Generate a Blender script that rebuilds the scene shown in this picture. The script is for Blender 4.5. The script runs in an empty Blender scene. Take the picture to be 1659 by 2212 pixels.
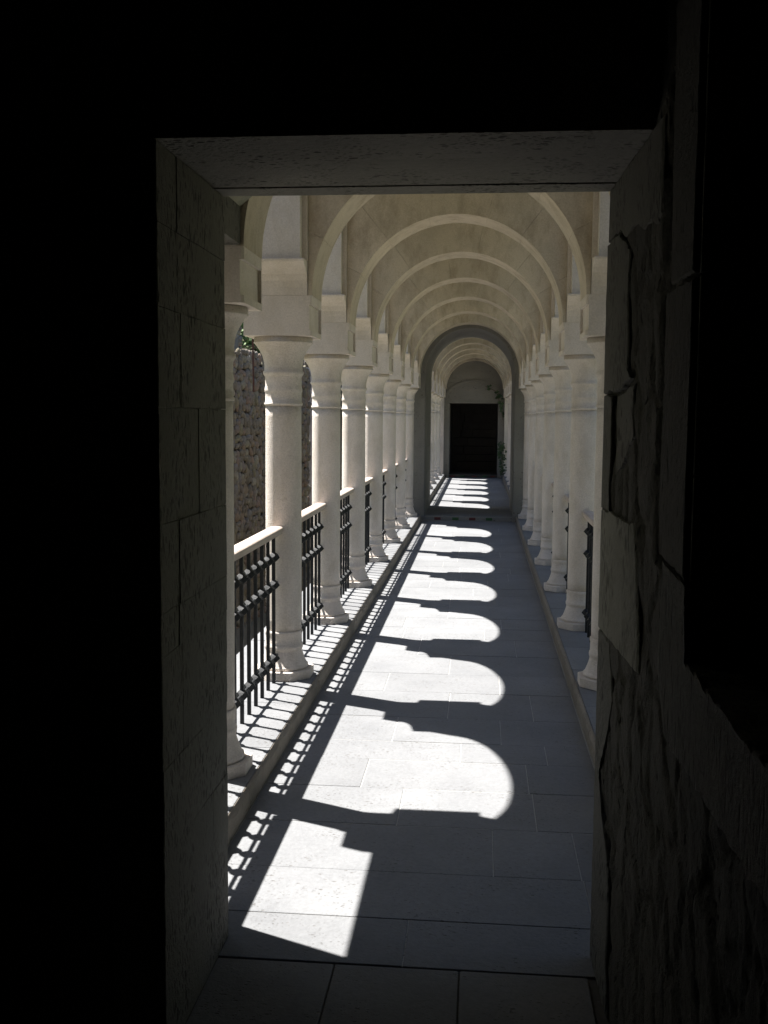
import bpy, bmesh, math, random
from mathutils import Vector, Matrix, noise

random.seed(7)
S = bpy.context.scene
COL = S.collection

# ------------------------------------------------------------------ camera
H = 1.6
FPX, CX, CY = 2237.0, 829.5, 1106.0          # focal length and centre in a 1659 x 2212 frame
VPX, VPY = 1041.0, 903.0                     # vanishing point of the walkway
fy = Vector((VPX-CX, VPY-CY, FPX)).normalized()
dn = fy.cross(Vector((VPX+1000-CX, VPY+7.5-CY, FPX)))
if dn.y < 0: dn = -dn
dn.normalize()
rx = dn.cross(fy)
if rx.x < 0: rx = -rx
Rw = Matrix((rx, fy, -dn))                   # rows: world axes in image axes
cam_d = bpy.data.cameras.new("camera")
cam = bpy.data.objects.new("camera", cam_d)
COL.objects.link(cam)
r_, u_, b_ = Rw @ Vector((1, 0, 0)), Rw @ Vector((0, -1, 0)), Rw @ Vector((0, 0, -1))
cam.matrix_world = Matrix(((r_.x, u_.x, b_.x, 0), (r_.y, u_.y, b_.y, 0), (r_.z, u_.z, b_.z, H), (0, 0, 0, 1)))
cam_d.sensor_fit = 'HORIZONTAL'
cam_d.sensor_width = 36.0
cam_d.lens = FPX/1659.0*36.0
cam_d.clip_start = 0.05
cam_d.clip_end = 2000
S.camera = cam

# ------------------------------------------------------------------ sky, sun, exposure
KX, KY = 0.403, -0.176                       # ground shift of a shadow per metre of height
W = bpy.data.worlds.new("World"); S.world = W
W.use_nodes = True
nt = W.node_tree; nt.nodes.clear()
wo = nt.nodes.new('ShaderNodeOutputWorld'); bg = nt.nodes.new('ShaderNodeBackground')
sk = nt.nodes.new('ShaderNodeTexSky'); sk.sky_type = 'NISHITA'; sk.sun_disc = False
sun_vec = Vector((-KX, -KY, 1)).normalized()
sk.sun_elevation = math.asin(sun_vec.z)
sk.sun_rotation = math.atan2(sun_vec.x, sun_vec.y)
sk.altitude = 900; sk.air_density = 1.0; sk.dust_density = 1.2; sk.ozone_density = 1.0
bg.inputs[1].default_value = 0.055
nt.links.new(sk.outputs[0], bg.inputs[0]); nt.links.new(bg.outputs[0], wo.inputs[0])
sd = bpy.data.lights.new("sun", 'SUN'); sd.energy = 5.0; sd.angle = math.radians(0.53); sd.color = (1.0, 0.96, 0.90)
sun = bpy.data.objects.new("sun", sd); COL.objects.link(sun)
sun.rotation_euler = Vector((KX, KY, -1)).to_track_quat('-Z', 'Y').to_euler()
S.view_settings.view_transform = 'Standard'; S.view_settings.look = 'None'
S.view_settings.exposure = 1.80; S.view_settings.gamma = 1.0
S.render.engine = 'CYCLES'
S.cycles.max_bounces = 12; S.cycles.diffuse_bounces = 8

# ------------------------------------------------------------------ materials
class Mat:
    def __init__(s, name):
        s.m = bpy.data.materials.new(name); s.m.use_nodes = True
        s.t = s.m.node_tree; s.b = s.t.nodes['Principled BSDF']; s.L = s.t.links.new
        oi = s.t.nodes.new('ShaderNodeObjectInfo'); sc = s.t.nodes.new('ShaderNodeVectorMath'); sc.operation = 'MULTIPLY_ADD'
        s.L(oi.outputs['Random'], sc.inputs[0]); sc.inputs[1].default_value = (37.0, 53.0, 29.0)
        s.L(s.t.nodes.new('ShaderNodeTexCoord').outputs['Object'], sc.inputs[2]); s.co = sc.outputs[0]
    def n(s, ty, **k):
        x = s.t.nodes.new(ty)
        for a, b in k.items(): setattr(x, a, b)
        return x
    def map(s, sc, loc=(0, 0, 0)):
        x = s.n('ShaderNodeMapping'); x.inputs['Scale'].default_value = sc; x.inputs['Location'].default_value = loc
        s.L(s.co, x.inputs[0]); return x.outputs[0]
    def noise(s, sc, det=5, rough=.55, vec=None):
        x = s.n('ShaderNodeTexNoise'); x.inputs['Scale'].default_value = sc; x.inputs['Detail'].default_value = det
        x.inputs['Roughness'].default_value = rough; s.L(vec or s.co, x.inputs['Vector']); return x.outputs['Fac']
    def vor(s, sc, feat='F1', vec=None, out='Distance', rnd=1.0):
        x = s.n('ShaderNodeTexVoronoi', feature=feat); x.inputs['Scale'].default_value = sc
        x.inputs['Randomness'].default_value = rnd
        s.L(vec or s.co, x.inputs['Vector']); return x.outputs[out]
    def ramp(s, f, stops):
        x = s.n('ShaderNodeValToRGB'); e = x.color_ramp.elements
        while len(e) < len(stops): e.new(.5)
        for i, (p, c) in enumerate(stops):
            e[i].position = p; e[i].color = (c, c, c, 1) if isinstance(c, (int, float)) else (*c, 1)
        s.L(f, x.inputs[0]); return x.outputs[0]
    def mix(s, f, a, b, mode='MIX'):
        x = s.n('ShaderNodeMix', data_type='RGBA', blend_type=mode)
        for i, v in ((0, f), (6, a), (7, b)):
            if isinstance(v, (int, float)): x.inputs[i].default_value = v
            elif isinstance(v, tuple): x.inputs[i].default_value = (*v, 1)
            else: s.L(v, x.inputs[i])
        return x.outputs[2]
    def mth(s, op, a, b=0.0):
        x = s.n('ShaderNodeMath', operation=op)
        for i, v in ((0, a), (1, b)):
            if isinstance(v, (int, float)): x.inputs[i].default_value = v
            else: s.L(v, x.inputs[i])
        return x.outputs[0]
    def attr(s):
        return s.n('ShaderNodeAttribute', attribute_name='tone').outputs['Fac']
    def bump(s, h, dist, st=1.0, prev=None):
        x = s.n('ShaderNodeBump'); x.inputs['Strength'].default_value = st; x.inputs['Distance'].default_value = dist
        s.L(h, x.inputs['Height'])
        if prev: s.L(prev, x.inputs['Normal'])
        return x.outputs[0]
    def fin(s, col, rough=.85, nrm=None):
        if isinstance(col, tuple): s.b.inputs['Base Color'].default_value = (*col, 1)
        else: s.L(col, s.b.inputs['Base Color'])
        if isinstance(rough, (int, float)): s.b.inputs['Roughness'].default_value = rough
        else: s.L(rough, s.b.inputs['Roughness'])
        if nrm: s.L(nrm, s.b.inputs['Normal'])
        return s.m

def limestone(name, c1, c2, stain=(.40, .33, .22), grain=.0022, stv=.40, fsc=110):
    m = Mat(name)
    big = m.noise(1.7, 6, .6); mid = m.noise(9, 6, .65, m.map((1, 1, .45))); fine = m.noise(fsc, 3, .75)
    c = m.mix(m.ramp(big, [(.36, 0), (.66, 1)]), c1, c2)
    c = m.mix(m.ramp(mid, [(.46, 0), (.78, stv)]), c, stain)
    c = m.mix(.6, c, m.ramp(fine, [(.3, .66), (.62, 1.0)]), 'MULTIPLY')
    c = m.mix(m.ramp(m.noise(3.1, 7, .7), [(.52, 0), (.60, .28)]), c, tuple(x*.70 for x in c2))
    t = m.attr()
    c = m.mix(m.mth('MULTIPLY', t, .22), c, tuple(x*.55 for x in c2))
    pits = m.ramp(m.vor(34, vec=m.map((1, 1, 1.6))), [(.05, 0), (.12, 1)])
    c = m.mix(m.mth('MULTIPLY', m.mth('SUBTRACT', 1.0, pits), m.ramp(m.noise(4, 2), [(.5, 0), (.6, .55)])), c, (.2, .16, .11))
    h = m.mth('ADD', m.noise(75, 4, .8, m.map((1, 1, 2.2))), m.mth('MULTIPLY', m.noise(260, 2, .6), .5))
    nb = m.bump(h, grain, 1.0)
    nb = m.bump(m.noise(6, 5), .012, .5, nb)
    return m.fin(c, .88, nb)

M_lime = limestone("pale_limestone", (.70, .63, .565), (.645, .585, .53))
M_arch = limestone("arch_limestone", (.62, .535, .42), (.525, .462, .372), stain=(.26, .20, .13), stv=.7)
M_col = limestone("column_limestone", (.80, .73, .675), (.75, .68, .62), grain=.009)
M_pale = limestone("side_wall_limestone", (.66, .62, .60), (.69, .63, .56))
M_vault = limestone("greenish_vault_stone", (.27, .27, .22), (.22, .22, .18))  # greenish grey base colour, darker than the other limestones

def tuff(name, ca, cb, pitc=(.10, .09, .08), stretch=(1, 2.2, 1), pitsc=26, bumpd=.004, amount=1.0, tonev=.22, pw=1.0):
    m = Mat(name)
    n1 = m.noise(2.3, 6, .62); n2 = m.noise(60, 4, .7)
    c = m.mix(m.ramp(n1, [(.3, 0), (.7, 1)]), ca, cb)
    c = m.mix(.5, c, m.ramp(n2, [(.28, .66), (.62, 1.0)]), 'MULTIPLY')
    c = m.mix(m.mth('MULTIPLY', m.attr(), tonev), c, tuple(x*.55 for x in ca))
    v = m.vor(pitsc, vec=m.map(stretch)); v2 = m.vor(pitsc*2.3, vec=m.map(stretch, (3, 1, 5)))
    sel = m.ramp(m.noise(5.5, 3), [(.42, 0), (.60, 1)])
    p = m.mth('MULTIPLY', m.mth('ADD', m.ramp(v, [(.10*pw, 1), (.19*pw, 0)]), m.ramp(v2, [(.12*pw, .9), (.22*pw, 0)])), sel)
    p = m.mth('MINIMUM', m.mth('MULTIPLY', p, amount), 1.0)
    c = m.mix(p, c, pitc)
    nb = m.bump(m.mth('SUBTRACT', m.noise(45, 5, .7), m.mth('MULTIPLY', p, .9)), bumpd, 1.0)
    return m.fin(c, .9, nb)
M_floor = tuff("grey_tuff_paving", (.160, .165, .175), (.212, .217, .227), stretch=(1, 2.0, 1), pitsc=24, bumpd=.004, tonev=.26, pw=1.0, amount=.75)
M_kerb = tuff("brown_kerb_stone", (.20, .175, .145), (.27, .24, .20), pitc=(.14, .11, .08), stretch=(1, 1, 1), pitsc=22, bumpd=.010)
M_mortar = tuff("pale_mortar", (.30, .30, .29), (.36, .355, .345), bumpd=.004)
M_grout = tuff("dark_joint_dirt", (.07, .062, .05), (.10, .09, .075), bumpd=.004)
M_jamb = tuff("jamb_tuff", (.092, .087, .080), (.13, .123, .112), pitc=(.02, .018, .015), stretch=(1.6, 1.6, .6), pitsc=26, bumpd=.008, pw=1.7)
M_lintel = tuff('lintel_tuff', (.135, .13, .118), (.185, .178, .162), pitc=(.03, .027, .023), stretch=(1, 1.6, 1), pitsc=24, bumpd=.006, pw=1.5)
M_room = tuff("dark_room_stone", (.15, .146, .135), (.21, .203, .187), pitc=(.01, .01, .01), bumpd=.006)  # dark grey-brown base colour for the room's masonry
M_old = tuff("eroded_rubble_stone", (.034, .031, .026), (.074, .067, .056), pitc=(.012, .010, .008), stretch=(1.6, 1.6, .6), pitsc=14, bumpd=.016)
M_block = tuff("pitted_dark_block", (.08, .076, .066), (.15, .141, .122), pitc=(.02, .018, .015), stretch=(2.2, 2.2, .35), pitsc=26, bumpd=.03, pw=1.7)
M_inner = tuff('darkened_room_paving', (.135, .134, .13), (.19, .187, .182), stretch=(1, 2.0, 1), pitsc=24, bumpd=.0035)  # darker copy of the paving: light falling off indoors put into the colour
M_gate = tuff("gateway_grey_stone", (.20, .192, .175), (.25, .24, .218), pitc=(.10, .09, .08), stretch=(1, 1, 1), pitsc=12)
M_litslab = tuff('pitted_lit_slab', (.21, .203, .183), (.31, .298, .268), pitc=(.05, .045, .04), stretch=(1.8, 1.8, .5), pitsc=26, bumpd=.012, pw=1.9)  # lighter tuff: sunlight bounced onto this slab is put into its colour
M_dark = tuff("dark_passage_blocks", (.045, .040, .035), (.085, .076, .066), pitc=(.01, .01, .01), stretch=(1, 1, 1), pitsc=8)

def iron():
    m = Mat("black_painted_iron"); m.b.inputs["Specular IOR Level"].default_value = .28
    c = m.mix(m.ramp(m.noise(40, 4), [(.4, 0), (.7, 1)]), (.007, .008, .010), (.018, .020, .023))
    return m.fin(c, m.ramp(m.noise(25, 3), [(.3, .45), (.7, .7)]), m.bump(m.noise(70, 3), .0012))
M_iron = iron()
def railstone():
    m = Mat("pinkish_handrail_stone")
    c = m.mix(m.ramp(m.noise(7, 6, .65, m.map((3, .5, 3))), [(.35, 0), (.65, 1)]), (.50, .43, .385), (.38, .305, .255))
    c = m.mix(.4, c, m.ramp(m.noise(120, 3), [(.3, .7), (.6, 1)]), 'MULTIPLY')
    return m.fin(c, .75, m.bump(m.noise(90, 4), .002))
M_rail = railstone()
def rubble():
    m = Mat("fieldstone_rubble")
    t = m.attr()
    c = m.ramp(t, [(0, (.13, .112, .09)), (.3, (.20, .172, .13)), (.5, (.165, .155, .145)), (.72, (.21, .15, .115)), (.85, (.19, .17, .11)), (1, (.27, .25, .215))])
    c = m.mix(.6, c, m.ramp(m.noise(14, 5, .7), [(.3, .5), (.65, 1)]), 'MULTIPLY')
    return m.fin(c, .9, m.bump(m.noise(22, 5, .7), .02))
M_rub = rubble()
def simple(name, ca, cb, sc=6, rough=.8, bd=.01, bs=20):
    m = Mat(name)
    return m.fin(m.mix(m.ramp(m.noise(sc, 6, .6), [(.32, 0), (.68, 1)]), ca, cb), rough, m.bump(m.noise(bs, 4), bd))
M_plaster = simple("pale_weathered_plaster", (.40, .38, .38), (.47, .44, .44), 2)
M_earth = simple("dry_stony_earth", (.17, .15, .11), (.12, .115, .08), .6, .95, .05, 3)
def hill():
    m = Mat("scrub_hillside")
    cl = m.ramp(m.vor(.55), [(.25, 1), (.62, 0)]); br = m.noise(.18, 5, .6)
    c = m.mix(m.ramp(br, [(.35, 0), (.65, 1)]), (.13, .125, .065), (.085, .10, .045))
    c = m.mix(cl, c, (.032, .055, .022))
    c = m.mix(.6, c, m.ramp(m.noise(5, 4, .7), [(.3, .5), (.65, 1)]), 'MULTIPLY')
    return m.fin(c, .95, m.bump(m.mth('ADD', cl, m.noise(3, 4)), .4))
M_hill = hill()
M_leafA = simple("shrub_leaves", (.055, .10, .035), (.15, .21, .085), 3)
M_vine = simple("vine_leaves", (.018, .04, .014), (.035, .075, .022), 9, .6, .002)
M_vstem = simple("vine_stem", (.08, .06, .04), (.12, .09, .06), 9)
M_rust = simple("rusty_steel", (.10, .035, .02), (.06, .03, .022), 20, .85, .003, 60)
M_red = simple("dull_red_tile", (.10, .012, .010), (.07, .010, .009), 30, .6, .001)
M_green = simple("dull_green_tile", (.02, .085, .02), (.015, .06, .015), 30, .6, .001)
M_roof = simple("roof_slab_stone", (.40, .37, .32), (.33, .30, .26), 3)

# ------------------------------------------------------------------ helpers
class MB:
    def __init__(s): s.v = []; s.f = []; s.t = []; s.sm = []
    def add(s, vs, fs, tone=None, smooth=False):
        o = len(s.v); s.v += [tuple(v) for v in vs]
        tone = random.random() if tone is None else tone
        for f in fs:
            s.f.append([i+o for i in f]); s.t.append(tone); s.sm.append(smooth)
    def box(s, x0, x1, y0, y1, z0, z1, tone=None):
        vs = [(x, y, z) for z in (z0, z1) for y in (y0, y1) for x in (x0, x1)]
        s.add(vs, [(0, 2, 3, 1), (4, 5, 7, 6), (0, 1, 5, 4), (2, 6, 7, 3), (0, 4, 6, 2), (1, 3, 7, 5)], tone)
    def prism(s, poly, a0, a1, plane, tone=None, smooth=False):
        """poly extruded between a0 and a1; plane 'yz' extrudes along x, 'xz' along y, 'xy' along z"""
        def P(p, a):
            return {'yz': (a, p[0], p[1]), 'xz': (p[0], a, p[1]), 'xy': (p[0], p[1], a)}[plane]
        n = len(poly)
        vs = [P(p, a0) for p in poly]+[P(p, a1) for p in poly]
        fs = [list(range(n))[::-1], list(range(n, 2*n))]+[(i, (i+1) % n, (i+1) % n+n, i+n) for i in range(n)]
        s.add(vs, fs, tone, smooth)
    def lathe(s, prof, cx, cy, n=40, ph=0.0, tone=0.0, smooth=True):
        vs = []; fs = []
        for r, z in prof:
            for i in range(n):
                a = 2*math.pi*(i+ph)/n
                vs.append((cx+r*math.cos(a), cy+r*math.sin(a), z))
        for j in range(len(prof)-1):
            for i in range(n):
                k = (i+1) % n
                fs.append((j*n+i, j*n+k, (j+1)*n+k, (j+1)*n+i))
        s.add(vs, fs, tone, smooth)
        o = len(s.v)-len(vs)
        s.f.append([o+i for i in range(n)][::-1]); s.t.append(tone); s.sm.append(False)
        s.f.append([o+(len(prof)-1)*n+i for i in range(n)]); s.t.append(tone); s.sm.append(False)
    def tube(s, p0, p1, r, n=8, tone=0, r1=None):
        p0 = Vector(p0); p1 = Vector(p1); d = (p1-p0).normalized()
        a = d.orthogonal().normalized(); b = d.cross(a); r1 = r if r1 is None else r1
        vs = []
        for p, rr in ((p0, r), (p1, r1)):
            for i in range(n):
                t = 2*math.pi*i/n; vs.append(p+a*rr*math.cos(t)+b*rr*math.sin(t))
        fs = [(i, (i+1) % n, (i+1) % n+n, i+n) for i in range(n)]+[list(range(n))[::-1], list(range(n, 2*n))]
        s.add(vs, fs, tone, n > 6)
    def build(s, name, mat, parent=None, origin=None, bevel=0, recalc=True):
        me = bpy.data.meshes.new(name)
        org = Vector(origin) if origin else Vector((0, 0, 0))
        me.from_pydata([Vector(v)-org for v in s.v], [], s.f)
        at = me.attributes.new('tone', 'FLOAT', 'FACE')
        at.data.foreach_set('value', s.t)
        me.polygons.foreach_set('use_smooth', s.sm)
        if recalc:
            bm = bmesh.new(); bm.from_mesh(me); bmesh.ops.recalc_face_normals(bm, faces=bm.faces); bm.to_mesh(me); bm.free()
        me.materials.append(mat)
        o = bpy.data.objects.new(name, me); COL.objects.link(o)
        o.location = org
        if parent:
            o.parent = parent; o.location = org-Vector(parent.location)
        if bevel:
            b = o.modifiers.new('bevel', 'BEVEL'); b.width = bevel; b.segments = 2; b.limit_method = 'ANGLE'; b.angle_limit = math.radians(40)
        return o

def tag(o, label, cat, group=None):
    o['label'] = label; o['category'] = cat
    if group: o['group'] = group
    return o
def struct(o, label=None, cat=None):
    o['kind'] = 'structure'
    if label: o['label'] = label; o['category'] = cat
    return o
def thing(name, label, cat, loc, group=None):
    o = bpy.data.objects.new(name, None); COL.objects.link(o); o.location = loc; o.empty_display_size = .2
    return tag(o, label, cat, group)
def copy_tree(o, loc):
    r = o.copy(); COL.objects.link(r); r.location = loc
    def rec(src, dst):
        for ch in list(src.children):
            c = ch.copy(); COL.objects.link(c); c.parent = dst
            rec(ch, c)
    rec(o, r); return r
def nz(x, y, z, s=1.0):
    return noise.noise(Vector((x*s, y*s, z*s)))

def ashlar(mb, u0, u1, v0, v1, fn, ch=.33, cw=.6, gap=.004, courses=None, holes=None, depth=.04, jit=.003):
    """rows of blocks over a (u, v) rectangle; fn(u0,u1,v0,v1,proud) adds one block"""
    vs = courses[:] if courses else None
    if vs is None:
        vs = [v0]; 
        while vs[-1] < v1-ch*.6: vs.append(vs[-1]+ch*random.uniform(.85, 1.15))
        vs[-1] = v1
        if vs[-1]-vs[-2] > ch*1.6: vs.insert(-1, (vs[-1]+vs[-2])/2)
    for a, b in zip(vs, vs[1:]):
        us = [u0]
        nx = u0+cw*random.uniform(.3, 1.1)
        while nx < u1-.12: us.append(nx); nx += cw*random.uniform(.7, 1.3)
        us.append(u1)
        for c, d in zip(us, us[1:]):
            fn(c+gap/2, d-gap/2, a+gap/2, b-gap/2, random.uniform(-jit, jit))

# ------------------------------------------------------------------ layout
X0 = -.197                                   # centre line of the walkway
CO = .938                                    # column offset from it
IW, ID = .192, .172                          # impost half width (x) and half depth (y)
PL = .09                                     # height of the kerbed ledges
BAY = 1.65
NEAR = [4.245+BAY*k for k in range(8)]
FAR = [19.33+BAY*k for k in range(5)]
DZ = .07                                     # the far stretch lies a little higher
YG0, YG1 = 16.15, 18.05                      # gateway block
YE = 26.75                                   # end wall

# ------------------------------------------------------------------ ground
g = MB()
N = 60
vs = []; fs = []
def gh(x, y):
    d = max(0, abs(x)-9)
    z = -3.2 + .25*nz(x, y, 0, .15)
    if d > 0: z += (d*.62 if x < 0 else d*.35)*min(1, d/8)
    d2 = max(0, y-45); z += d2*.75*min(1, d2/10)
    return z + 1.5*nz(x, y, 3, .06)*min(1, (d+d2)/10)
for j in range(N+1):
    for i in range(N+1):
        x = -150+300*i/N; y = -60+300*j/N
        x = math.copysign(abs(x/150)**1.5*150, x)
        vs.append((x, y, gh(x, y)))
for j in range(N):
    for i in range(N): fs.append((j*(N+1)+i, j*(N+1)+i+1, (j+1)*(N+1)+i+1, (j+1)*(N+1)+i))
g.add(vs, fs, .5, True)
o = g.build("terrain", M_earth, recalc=False); struct(o)
me = o.data; me.materials.append(M_hill)
for p in me.polygons:
    c = p.center
    if abs(c.x) > 11 or c.y > 50: p.material_index = 1

# shrubs covering the hillside: one stuff object
sh = MB()
def shrub(cx, cy, cz, r, n):
    for _ in range(n):
        d = Vector((random.gauss(0, 1), random.gauss(0, 1), abs(random.gauss(0, .9)))).normalized()*r*random.uniform(.55, 1.0)
        p = Vector((cx, cy, cz))+d
        a = Vector((random.uniform(-1, 1), random.uniform(-1, 1), random.uniform(-.3, 1))).normalized()
        b = a.orthogonal().normalized(); c = a.cross(b)
        q = r*.22
        sh.add([p+b*q, p+c*q*.8, p-b*q, p-c*q*.8], [(0, 1, 2, 3)])
for _ in range(420):
    y = random.uniform(40, 85); ang = random.uniform(-.29, -.16)
    x = ang*y + random.uniform(-1, 1)
    shrub(x, y, gh(x, y)+.1, random.uniform(.5, 1.2), 70)
o = sh.build("hillside_shrubs", M_leafA, recalc=False); o['kind'] = 'stuff'; o['label'] = 'green scrub covering the hillside beyond the rubble wall'

# ------------------------------------------------------------------ walkway floor
def slab_rows(rows, x0, x1, z, th=.05, gap=.004, xj=None, cw=.55, jz=.0012):
    mb = MB()
    for k, (a, b) in enumerate(zip(rows, rows[1:])):
        if xj and k in xj: xs = [x0]+xj[k]+[x1]
        else:
            xs = [x0]; nx = x0+cw*random.uniform(.3, 1.2)
            while nx < x1-.2: xs.append(nx); nx += cw*random.uniform(.7, 1.35)
            xs.append(x1)
        for c, d in zip(xs, xs[1:]):
            e = random.uniform(-jz, jz)
            mb.box(c+gap/2, d-gap/2, a+gap/2, b-gap/2, z-th, z+e)
    return mb
rows = [2.89, 3.175, 3.52, 3.94, 4.345, 4.72, 5.0, 5.42, 5.937, 6.376]
while rows[-1] < 15.6: rows.append(rows[-1]+random.uniform(.36, .56))
rows.append(16.075)
xj = {0: [-.207, .37], 1: [.378], 2: [.066, .372], 3: [-.31, .24], 4: [-.5, .228], 5: [-.076, .33], 6: [-.42, .12], 7: [-.159, .3], 8: [-.55, .13]}
o = slab_rows(rows, -.918, .54, 0, xj=xj, cw=.62).build("walkway_floor", M_floor, bevel=.0025); struct(o)
m_ = MB(); m_.box(-.95, .60, 2.893, 16.08, -.14, -.0022, .3); o = m_.build("floor_bedding", M_mortar); struct(o)
# threshold and room floor
o = slab_rows([-.9, -.1, .55, 1.2, 1.85, 2.40, 2.885], -.757, .330, 0, gap=.0045, xj={5: [-.405, -.04], 4: [-.3], 3: [.02]}).build("room_floor", M_inner, bevel=.003); struct(o)
m_ = MB(); m_.box(-3.6, 3.4, -3.6, 2.8925, -.14, -.007, .3); o = m_.build("room_floor_bedding", M_grout); struct(o)
# far stretch floor
rows = [16.10]
while rows[-1] < YE-.5: rows.append(rows[-1]+random.uniform(.4, .6))
rows.append(YE-.02)
o = slab_rows(rows, -.918, .54, DZ, cw=.6, jz=.0008).build("far_walkway_floor", M_floor, bevel=.0025); struct(o)
m_ = MB(); m_.box(-.95, .60, 16.085, YE, -.14, DZ-.0025, .3); o = m_.build("far_floor_bedding", M_mortar); struct(o)

# side ledges
def ledge(name, xa, xb, y0, y1, z, base=-1.0):
    rows = [y0]
    while rows[-1] < y1-1.0: rows.append(rows[-1]+random.uniform(.6, .9))
    rows.append(y1)
    o = slab_rows(rows, xa, xb, z, th=.06, xj={i: [] for i in range(99)}).build(name, M_floor, bevel=.003); struct(o)
    b = MB(); b.box(xa, xb, y0, y1, base, z-.062, .4); o = b.build(name+"_footing", M_kerb); struct(o)
def kerb(name, xin, side, y0, y1, zb, z):
    """worn kerb: xin is the face towards the walkway"""
    mb = MB(); y = y0
    while y < y1-.01:
        L = min(random.uniform(.8, 1.3), y1-y)
        if y1-(y+L) < .4: L = y1-y
        n = max(4, int(L/.035)); prof = [(0, zb), (0, z-.018), (.006, z-.006), (.013, z-.0005), (.018, z-.0005), (.018, zb)]
        vs = []
        for i in range(n+1):
            yy = y+.002+(L-.004)*i/n
            for q, (dx, zz) in enumerate(prof):
                j = (nz(yy, q*.7, side, 9)*.007+nz(yy, q, side, 30)*.004) if q in (1, 2, 3) else 0
                vs.append((xin+side*(dx+(j if q < 3 else 0)), yy, zz+(j*.7 if q >= 1 else 0)))
        fs = []
        k = len(prof)
        for i in range(n):
            for q in range(k-1): fs.append((i*k+q, i*k+q+1, (i+1)*k+q+1, (i+1)*k+q))
        fs += [list(range(k)), list(range(n*k, n*k+k))[::-1]]
        mb.add(vs, fs, None)
        y += L
    o = mb.build(name, M_kerb); struct(o)
for (y0, y1, dz) in ((3.02, YG0-.01, 0), (YG1+.01, YE-.01, DZ)):
    pre = "" if dz == 0 else "far_"
    kerb(pre+"left_kerb", -.92, -1, y0, y1, -.02+dz, PL+dz)
    kerb(pre+"right_kerb", .545, 1, y0, y1, -.02+dz, PL+dz)
    ledge(pre+"left_ledge_pavement", -1.535, -.939, y0, y1, PL-.002+dz)
    ledge(pre+"right_ledge_pavement", .564, 1.15, y0, y1, PL-.002+dz)
    b = MB(); b.box(-1.535, 1.15, y0, y1, -3.4, -.142 if dz == 0 else -.142, .5); o = b.build(pre+"walkway_substructure", M_kerb); struct(o)

# ------------------------------------------------------------------ columns
def make_column(name):
    t = thing(name, 'x', 'column', (0, 0, 0), 'limestone columns of the arcade')
    z = PL
    p = MB(); R = .166/math.cos(math.pi/8)
    p.lathe([(R, z), (R, z+.048), (R-.003, z+.0508)], 0, 0, 8, .5, 0.1, smooth=False); p.build("plinth", M_col, t)
    b = MB()
    b.lathe([(.136, .141), (.1425, .145), (.1440, .152), (.1425, .159), (.136, .164), (.133, .168), (.127, .182), (.119, .202), (.1125, .222), (.1075, .240), (.1065, .252),
             (.111, .256), (.1125, .268), (.111, .279), (.1065, .283), (.106, .338), (.1085, .342), (.1095, .352), (.1085, .360), (.104, .363)], 0, 0, 48, 0, .1)
    b.build("base", M_col, t)
    s = MB(); prof = [(.1025, .3635)]
    for i in range(1, 21): prof.append((.1025+.0015*math.sin(math.pi*i/20), .3635+1.298*i/20))
    s.lathe(prof, 0, 0, 64, 0, .1); s.build("shaft", M_col, t)
    c = MB()
    c.lathe([(.104, 1.662), (.1085, 1.665), (.110, 1.671), (.1085, 1.678), (.104, 1.681), (.104, 1.735), (.1075, 1.742), (.108, 1.756), (.105, 1.768), (.104, 1.775),
             (.1045, 1.826), (.109, 1.832), (.1145, 1.840), (.116, 1.847), (.1145, 1.855), (.109, 1.861), (.1085, 1.885), (.112, 1.915), (.120, 1.945), (.134, 1.972), (.150, 1.997),
             (.164, 2.012), (.170, 2.018), (.166, 2.021), (.166, 2.046)], 0, 0, 48, 0, .1)
    c.build("capital", M_col, t)
    im = MB()
    z0, z1 = 2.047, 2.266
    # the face towards the walkway (side +x here) is a shallow sunk panel
    full = [(-IW, -ID), (IW-.010, -ID), (IW, -ID+.010), (IW, ID-.004), (IW-.004, ID), (-IW, ID)]
    im.prism(full, z0, z0+.030, 'xy', .2)
    im.prism([(-IW, -ID), (IW-.015, -ID), (IW-.015, ID-.014), (IW, ID-.014), (IW, ID-.004), (IW-.004, ID), (-IW, ID)], z0+.030, z1-.050, 'xy', .2)
    im.prism(full, z1-.050, z1, 'xy', .2)
    im.build("impost", M_lime, t)
    return t
colL = make_column("stone_column")
def lab(o, s): o['label'] = s
ordn = ['first', 'second', 'third', 'fourth', 'fifth', 'sixth', 'seventh', 'eighth']
used = False
right_proto = None
for zone, ys, dz in (('near', NEAR, 0), ('far', FAR, DZ)):
    for side in (-1, 1):
        for k, y in enumerate(ys):
            x = X0+side*CO
            if side == -1:
                if not used: o = colL; o.location = (x, y, dz); used = True
                else: o = copy_tree(colL, (x, y, dz))
            else:
                if right_proto is None:
                    o = copy_tree(colL, (x, y, dz)); right_proto = o
                    for ch in o.children:
                        if ch.name.startswith('impost'):
                            me = ch.data.copy(); ch.data = me
                            for v in me.vertices: v.co.x = -v.co.x
                            me.flip_normals()
                else: o = copy_tree(right_proto, (x, y, dz))
            sd_ = 'left' if side < 0 else 'right'
            if zone == 'near':
                extra = {('left', 0): ', half hidden by the dark doorway jamb', ('left', 7): ', against the grey gateway', ('right', 7): ', against the grey gateway', ('right', 0): ', right beside the rough stone jamb'}.get((sd_, k), '')
                lab(o, 'pale limestone column, %s from the doorway in the %s row%s' % (ordn[k], sd_, extra))
            else:
                lab(o, 'small distant limestone column, %s beyond the gateway in the %s row' % (ordn[k], sd_))

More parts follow.
